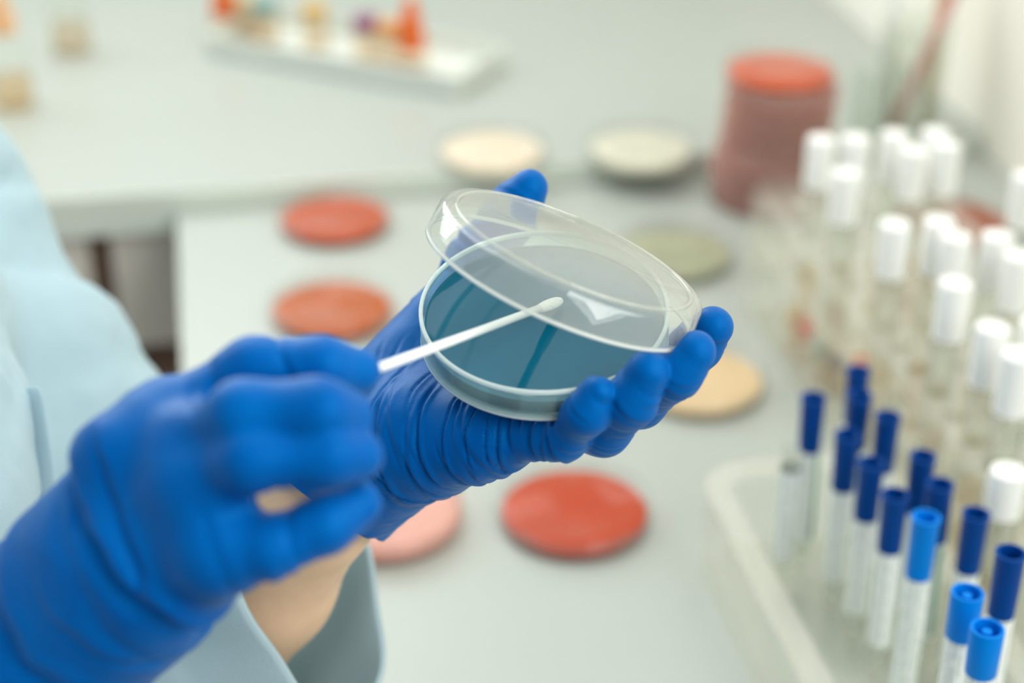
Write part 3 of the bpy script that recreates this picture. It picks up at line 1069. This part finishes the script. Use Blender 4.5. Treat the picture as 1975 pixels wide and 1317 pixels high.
ra, rb = 'left', 'right'
row_a = [((1575, 765), 'n', 'label_grey', 0.5), ((1640, 835), 'n', 'label_grey', None), ((1685, 895), 'n', 'label_grey', None), ((1733, 950), 'n', 'label_grey', None),
         ((1785, 1000), 'b', 'label', None), ((1862, 1145), 'bpin', 'label_print', None), ((1908, 1210), 'bpin', 'label_print', None)]
lab_a = ['navy-capped swab tube standing apart at the far left end of the row',
         'navy-capped swab tube, second along the left row behind the flared cap',
         'navy-capped swab tube, third along the left row',
         'navy-capped swab tube directly behind the bright blue open cap',
         'swab tube with a bright blue open cap and green-lined label',
         'swab tube with a pin inside its blue cap, farther of the two nearest',
         'swab tube with a pin inside its blue cap, nearest the viewer']
row_b = [((1665, 715), 'n', 'label_grey', None), ((1660, 757), 'n', 'label', None), ((1713, 805), 'n', 'label', None), ((1780, 880), 'n', 'label', None),
         ((1825, 935), 'n', 'label', 0.2), ((1880, 990), 'n', 'label', None), ((1948, 1065), 'n', 'label_print', None)]
lab_b = ['navy-capped swab tube, farthest back of the blue-capped tubes',
         'navy-capped swab tube right in front of the farthest one',
         'navy-capped swab tube, third from the far end of the right row',
         'navy-capped swab tube, fourth from the far end of the right row',
         'navy-capped swab tube with a green striped label behind the bright blue cap',
         'navy-capped swab tube, second from the near end of the right row',
         'navy-capped swab tube at the near end of the right row, cut by the frame']
for rw, lb in ((row_a, lab_a), (row_b, lab_b)):
    for (px, cap, mt, stp), l in zip(rw, lb):
        k = 1.27 if px[1] > 1040 else 1.14 if px == (1785, 1000) else 1.0
        q = G(px[0], px[1], ZB + .11 * k)
        swab_tube(q[0], q[1], cap, mt, l, (random.uniform(-.02, .02), random.uniform(-.02, .02)), k, stp)
# a capless pale tube beside the first one
t = thing('plain_tube', 'pale tube without a cap left of the navy-capped tubes', 'tube', (*G(1530, 845, 1.0)[:2], ZB))
link('tube', TUBE_ME.copy(), MAT['glass'], t)
sharp(link('label', LABEL_ME.copy(), MAT['label_grey'], t))

rk = thing('tube_rack', 'clear rounded plastic rack holding the blue-capped tubes', 'rack', (0.31, 0.6, 0.9001))
o_out = rounded_rect(-.068, .038, -.18, .155, .026)
o_in = rounded_rect(-.065, .035, -.177, .152, .0235)
sharp(link('wall', wall_ring('rack_wall', o_out, o_in, 0.0, .052), MAT['acrylic'], rk))
sharp(link('base', prism('rack_base', o_in, 0.0, .0038), MAT['acrylic'], rk))
o_lip = rounded_rect(-.0695, .0395, -.1815, .1565, .0275)
o_lin = rounded_rect(-.056, .026, -.168, .143, .015)
sharp(link('top_rim', wall_ring('rack_rim', o_lip, o_lin, .052, .0555), MAT['acrylic_edge'], rk))

# ================================================================== white-capped tubes and their rack
WT = lathe('test_tube', [(0, 0), (.004, .0006), (.0068, .004), (.0078, .009), (.0078, .130), (.0068, .130), (.0068, .009), (.004, .002), (0, .0014)], 24)
WC = lathe('white_cap', [(0, .116), (.0081, .116), (.0088, .1165), (.0092, .146), (.0086, .1492), (.0068, .150), (0, .150)], 28)
MD = lathe('medium', [(0, .0016), (.0040, .0022), (.0064, .006), (.0066, .010), (.0066, .058), (0, .058)], 20)
XR = [.377, .402, .427, .452, .482]
PY, Y0 = .026, .676
place = {0: [0, 1, 3, 6, 9, 11], 1: [1, 5, 6, 11], 2: [4, 5, 10, 11], 3: [10, 11], 4: [8]}
rown = ['row nearest the blue caps', 'second row from the blue caps', 'third row from the blue caps', 'row next to the last by the wall', 'row closest to the wall']
for r, ks in place.items():
    for n, k in enumerate(ks):
        if len(ks) == 1:
            l = 'white-capped test tube standing alone in the %s' % rown[r]
        elif len(ks) == 2:
            l = 'white-capped test tube, %s of two in the %s' % (('nearer', 'farther')[n], rown[r])
        else:
            l = 'white-capped test tube, %s from the near end of the %s' % (ordn[n], rown[r])
        t = thing('test_tube', l, 'test tube', (XR[r], Y0 + PY * k, .9065), 'white-capped test tubes', (random.uniform(-.02, .02), random.uniform(-.02, .02), 0))
        link('tube', WT.copy(), MAT['glass'], t)
        link('medium', MD.copy(), MAT['medium' if (r + k) % 3 else 'medium_pale'], t)
        sharp(link('cap', WC.copy(), MAT['capwhite'], t), 50)
q = G(1946, 908, 1.012)
t = thing('test_tube', 'short white-capped tube at the right, beside the navy-capped row', 'test tube', (q[0], q[1], .9065 - .042))
t.location.z = .9002
t.scale = (1, 1, .75)
link('tube', WT.copy(), MAT['glass'], t); link('medium', MD.copy(), MAT['medium_pale'], t); sharp(link('cap', WC.copy(), MAT['capwhite'], t), 50)

rk = thing('test_tube_rack', 'long frosted acrylic rack holding the white-capped tubes', 'rack', (.428, .82, .9001))
xs = [x - .428 for x in (.377, .402, .427, .452, .477)]
ys = [Y0 + PY * k - .82 for k in range(-1, 14)]
for z, nm in ((.050, 'middle_plate'), (.086, 'top_plate')):
    link(nm, hole_plate(nm, xs, ys, PY, .0083, z, z + .004), MAT['acrylic_edge'], rk, smooth=False)
link('base_plate', box_mesh('base_plate', -.066, .064, ys[0] - .014, ys[-1] + .014, 0, .0055, .001), MAT['acrylic'], rk, smooth=False)
for y in (ys[0] - .0165, ys[-1] + .0165):
    link('end_plate', box_mesh('end_plate', -.066, .064, y - .003, y + .003, 0, .098, .001), MAT['acrylic'], rk, smooth=False)
link('side_plate', box_mesh('side_plate', -.0690, -.0662, ys[0] - .02, ys[-1] + .02, 0, .09, .001), MAT['acrylic'], rk, smooth=False)

# ================================================================== small vials between the racks
VB = lathe('vial', [(0, 0), (.0045, 0), (.005, .0006), (.005, .018), (.0042, .020), (0, .020)], 18)
VC = lathe('vial_cap', [(0, .020), (.0052, .020), (.0056, .0205), (.0056, .029), (.005, .030), (0, .030)], 18)
vials = [(1533, 600, 'amber', 'tiny amber-capped vial at the far end of the vial row by the racks'), (1556, 622, 'redcap', 'tiny red-brown capped vial next to the amber-capped one'),
         (1587, 662, 'teal', 'tiny grey-teal capped vial in the row between the racks'), (1617, 682, 'darkblue', 'tiny slate-blue capped vial in the row between the racks'),
         (1660, 692, 'orange', 'tiny orange-capped vial just behind the farthest navy cap')]
for px, py, c, l in vials:
    q = G(px, py, .93)
    t = thing('vial', l, 'vial', (q[0], q[1], .9002), 'tiny vials between the racks')
    sharp(link('body', VB.copy(), MAT['medium_pale'], t)); sharp(link('cap', VC.copy(), MAT[c], t))

# ================================================================== far counter: bottles, sample tray, beaker
CZ = .9182
BT = lathe('dropper_bottle', [(0, 0), (.017, 0), (.019, .002), (.019, .048), (.015, .058), (.009, .062), (.009, .068), (0, .068)], 28)
BC = lathe('dropper_cap', [(0, .0685), (.011, .0685), (.0115, .070), (.0110, .078), (.0060, .100), (.0035, .112), (.002, .114), (0, .114)], 24)
BL = lathe('bottle_fill', [(0, .0015), (.0178, .0025), (.0178, .028), (0, .028)], 24)
bots = [(28, 205, 'amber', 'clear dropper bottle with pale orange cap and pinkish fill, at the left edge', 'medium'),
        (140, 100, 'amber', 'clear dropper bottle with pale orange cap, second from the left edge', 'medium_pale')]
for px, py, c, l, md in bots:
    q = G(px, py, CZ)
    t = thing('dropper_bottle', l, 'bottle', (q[0], q[1], CZ), 'dropper bottles on the counter')
    link('bottle', BT.copy(), MAT['glass'], t); link('fill', BL.copy(), MAT[md], t)
    link('cap', BC.copy(), MAT['orange_pale'] if 'orange_pale' in MAT else MAT['orange'], t)

A, B = G(395, 105, CZ), G(880, 190, CZ)
dx = (B - A) / np.linalg.norm(B - A); ang = math.atan2(dx[1], dx[0]); LN = np.linalg.norm(B - A)
tr = thing('sample_tray', 'pale grey tray of small coloured bottles on the far counter', 'tray', (*(A[:2]), CZ), None, (0, 0, ang))
link('floor_plate', box_mesh('tray_floor', 0, LN, 0, .10, 0, .004, .001), MAT['grey_pl'], tr, smooth=False)
link('tray_rim', wall_ring('tray_rim', rounded_rect(0, LN, 0, .10, .006), rounded_rect(.003, LN - .003, .003, .097, .004), .004, .02), MAT['grey_pl'], tr, smooth=False)
CONE = lathe('cone_cap', [(0, .018), (.0125, .018), (.013, .020), (.0125, .030), (.0065, .058), (.004, .066), (0, .067)], 24)
CB = lathe('cone_bottle', [(0, 0), (.013, 0), (.014, .001), (.014, .015), (.011, .018), (0, .018)], 24)
JB = lathe('jar', [(0, 0), (.012, 0), (.013, .001), (.013, .024), (.010, .028), (0, .028)], 24)
JC = lathe('jar_cap', [(0, .028), (.0115, .028), (.012, .029), (.012, .040), (.011, .041), (0, .041)], 24)
tray_items = [(437, 62, 'orange', 'cone', 'bottle with an orange cone cap at the left end of the tray'), (480, 70, 'wood', 'jar', 'little olive-capped jar beside the left orange cone'),
              (515, 78, 'teal', 'jar', 'little grey-teal capped jar in the sample tray'), (610, 88, 'amber', 'jar', 'little amber-capped jar in the middle of the tray'),
              (708, 112, 'purple', 'jar', 'little purple-capped jar right of the tray centre'), (752, 124, 'amber2', 'jar', 'little tan-capped jar next to the right orange cone'),
              (795, 128, 'orange', 'cone', 'bottle with an orange cone cap at the right end of the tray')]
MAT['amber2'] = solid('tan_plastic', 'd79a5c', 0.4, 0.05, 40)
for px, py, c, k, l in tray_items:
    q = G(px, py, CZ + .004)
    t = thing('cone_bottle' if k == 'cone' else 'small_jar', l, 'bottle' if k == 'cone' else 'jar', (q[0], q[1], CZ + .0041), 'little bottles in the sample tray')
    sharp(link('bottle' if k == 'cone' else 'jar_body', (CB if k == 'cone' else JB).copy(), MAT['medium_pale'], t))
    sharp(link('cap', (CONE if k == 'cone' else JC).copy(), MAT[c], t), 50)

bq = G(1742, 285, .9)
bk = thing('beaker', 'tall glass beaker by the wall behind the white-capped tubes', 'beaker', (bq[0], bq[1], .9002))
link('glass_wall', lathe('beaker', [(0, 0), (.026, 0), (.028, .002), (.028, .108), (.030, .113), (.0292, .1135), (.0268, .108), (.0268, .003), (0, .003)], 40), MAT['glass_green'], bk)
for a, b, c, l, r in (((-.018, -.004, .006), (.034, .0, .150), 'pink', 'pink rod leaning across the glass beaker', .0045), ((.020, .004, .006), (.024, .012, .17), 'wood', 'wooden stick upright at the right side of the beaker', .0040),
                   ((-.010, .012, .006), (-.018, .016, .15), 'grey_pl', 'pale grey rod upright at the left side of the beaker', .0040)):
    base = np.array([bq[0], bq[1], .9002])
    t = thing('stirring_rod', l, 'rod', base + np.array(a), 'rods standing in the beaker')
    link('rod', tube_path('rod', [np.zeros(3), np.array(b) - np.array(a)], [r, r], 12), MAT[c], t)
t = thing('test_tube', 'clear upright tube between the dish stack and the glass beaker', 'test tube', (*G(1660, 300, .9)[:2], .9002))
link('tube', lathe('clear_tube', [(0, 0), (.012, 0), (.013, .002), (.013, .075), (.0118, .075), (.0118, .003), (0, .003)], 28), MAT['glass_green'], t)
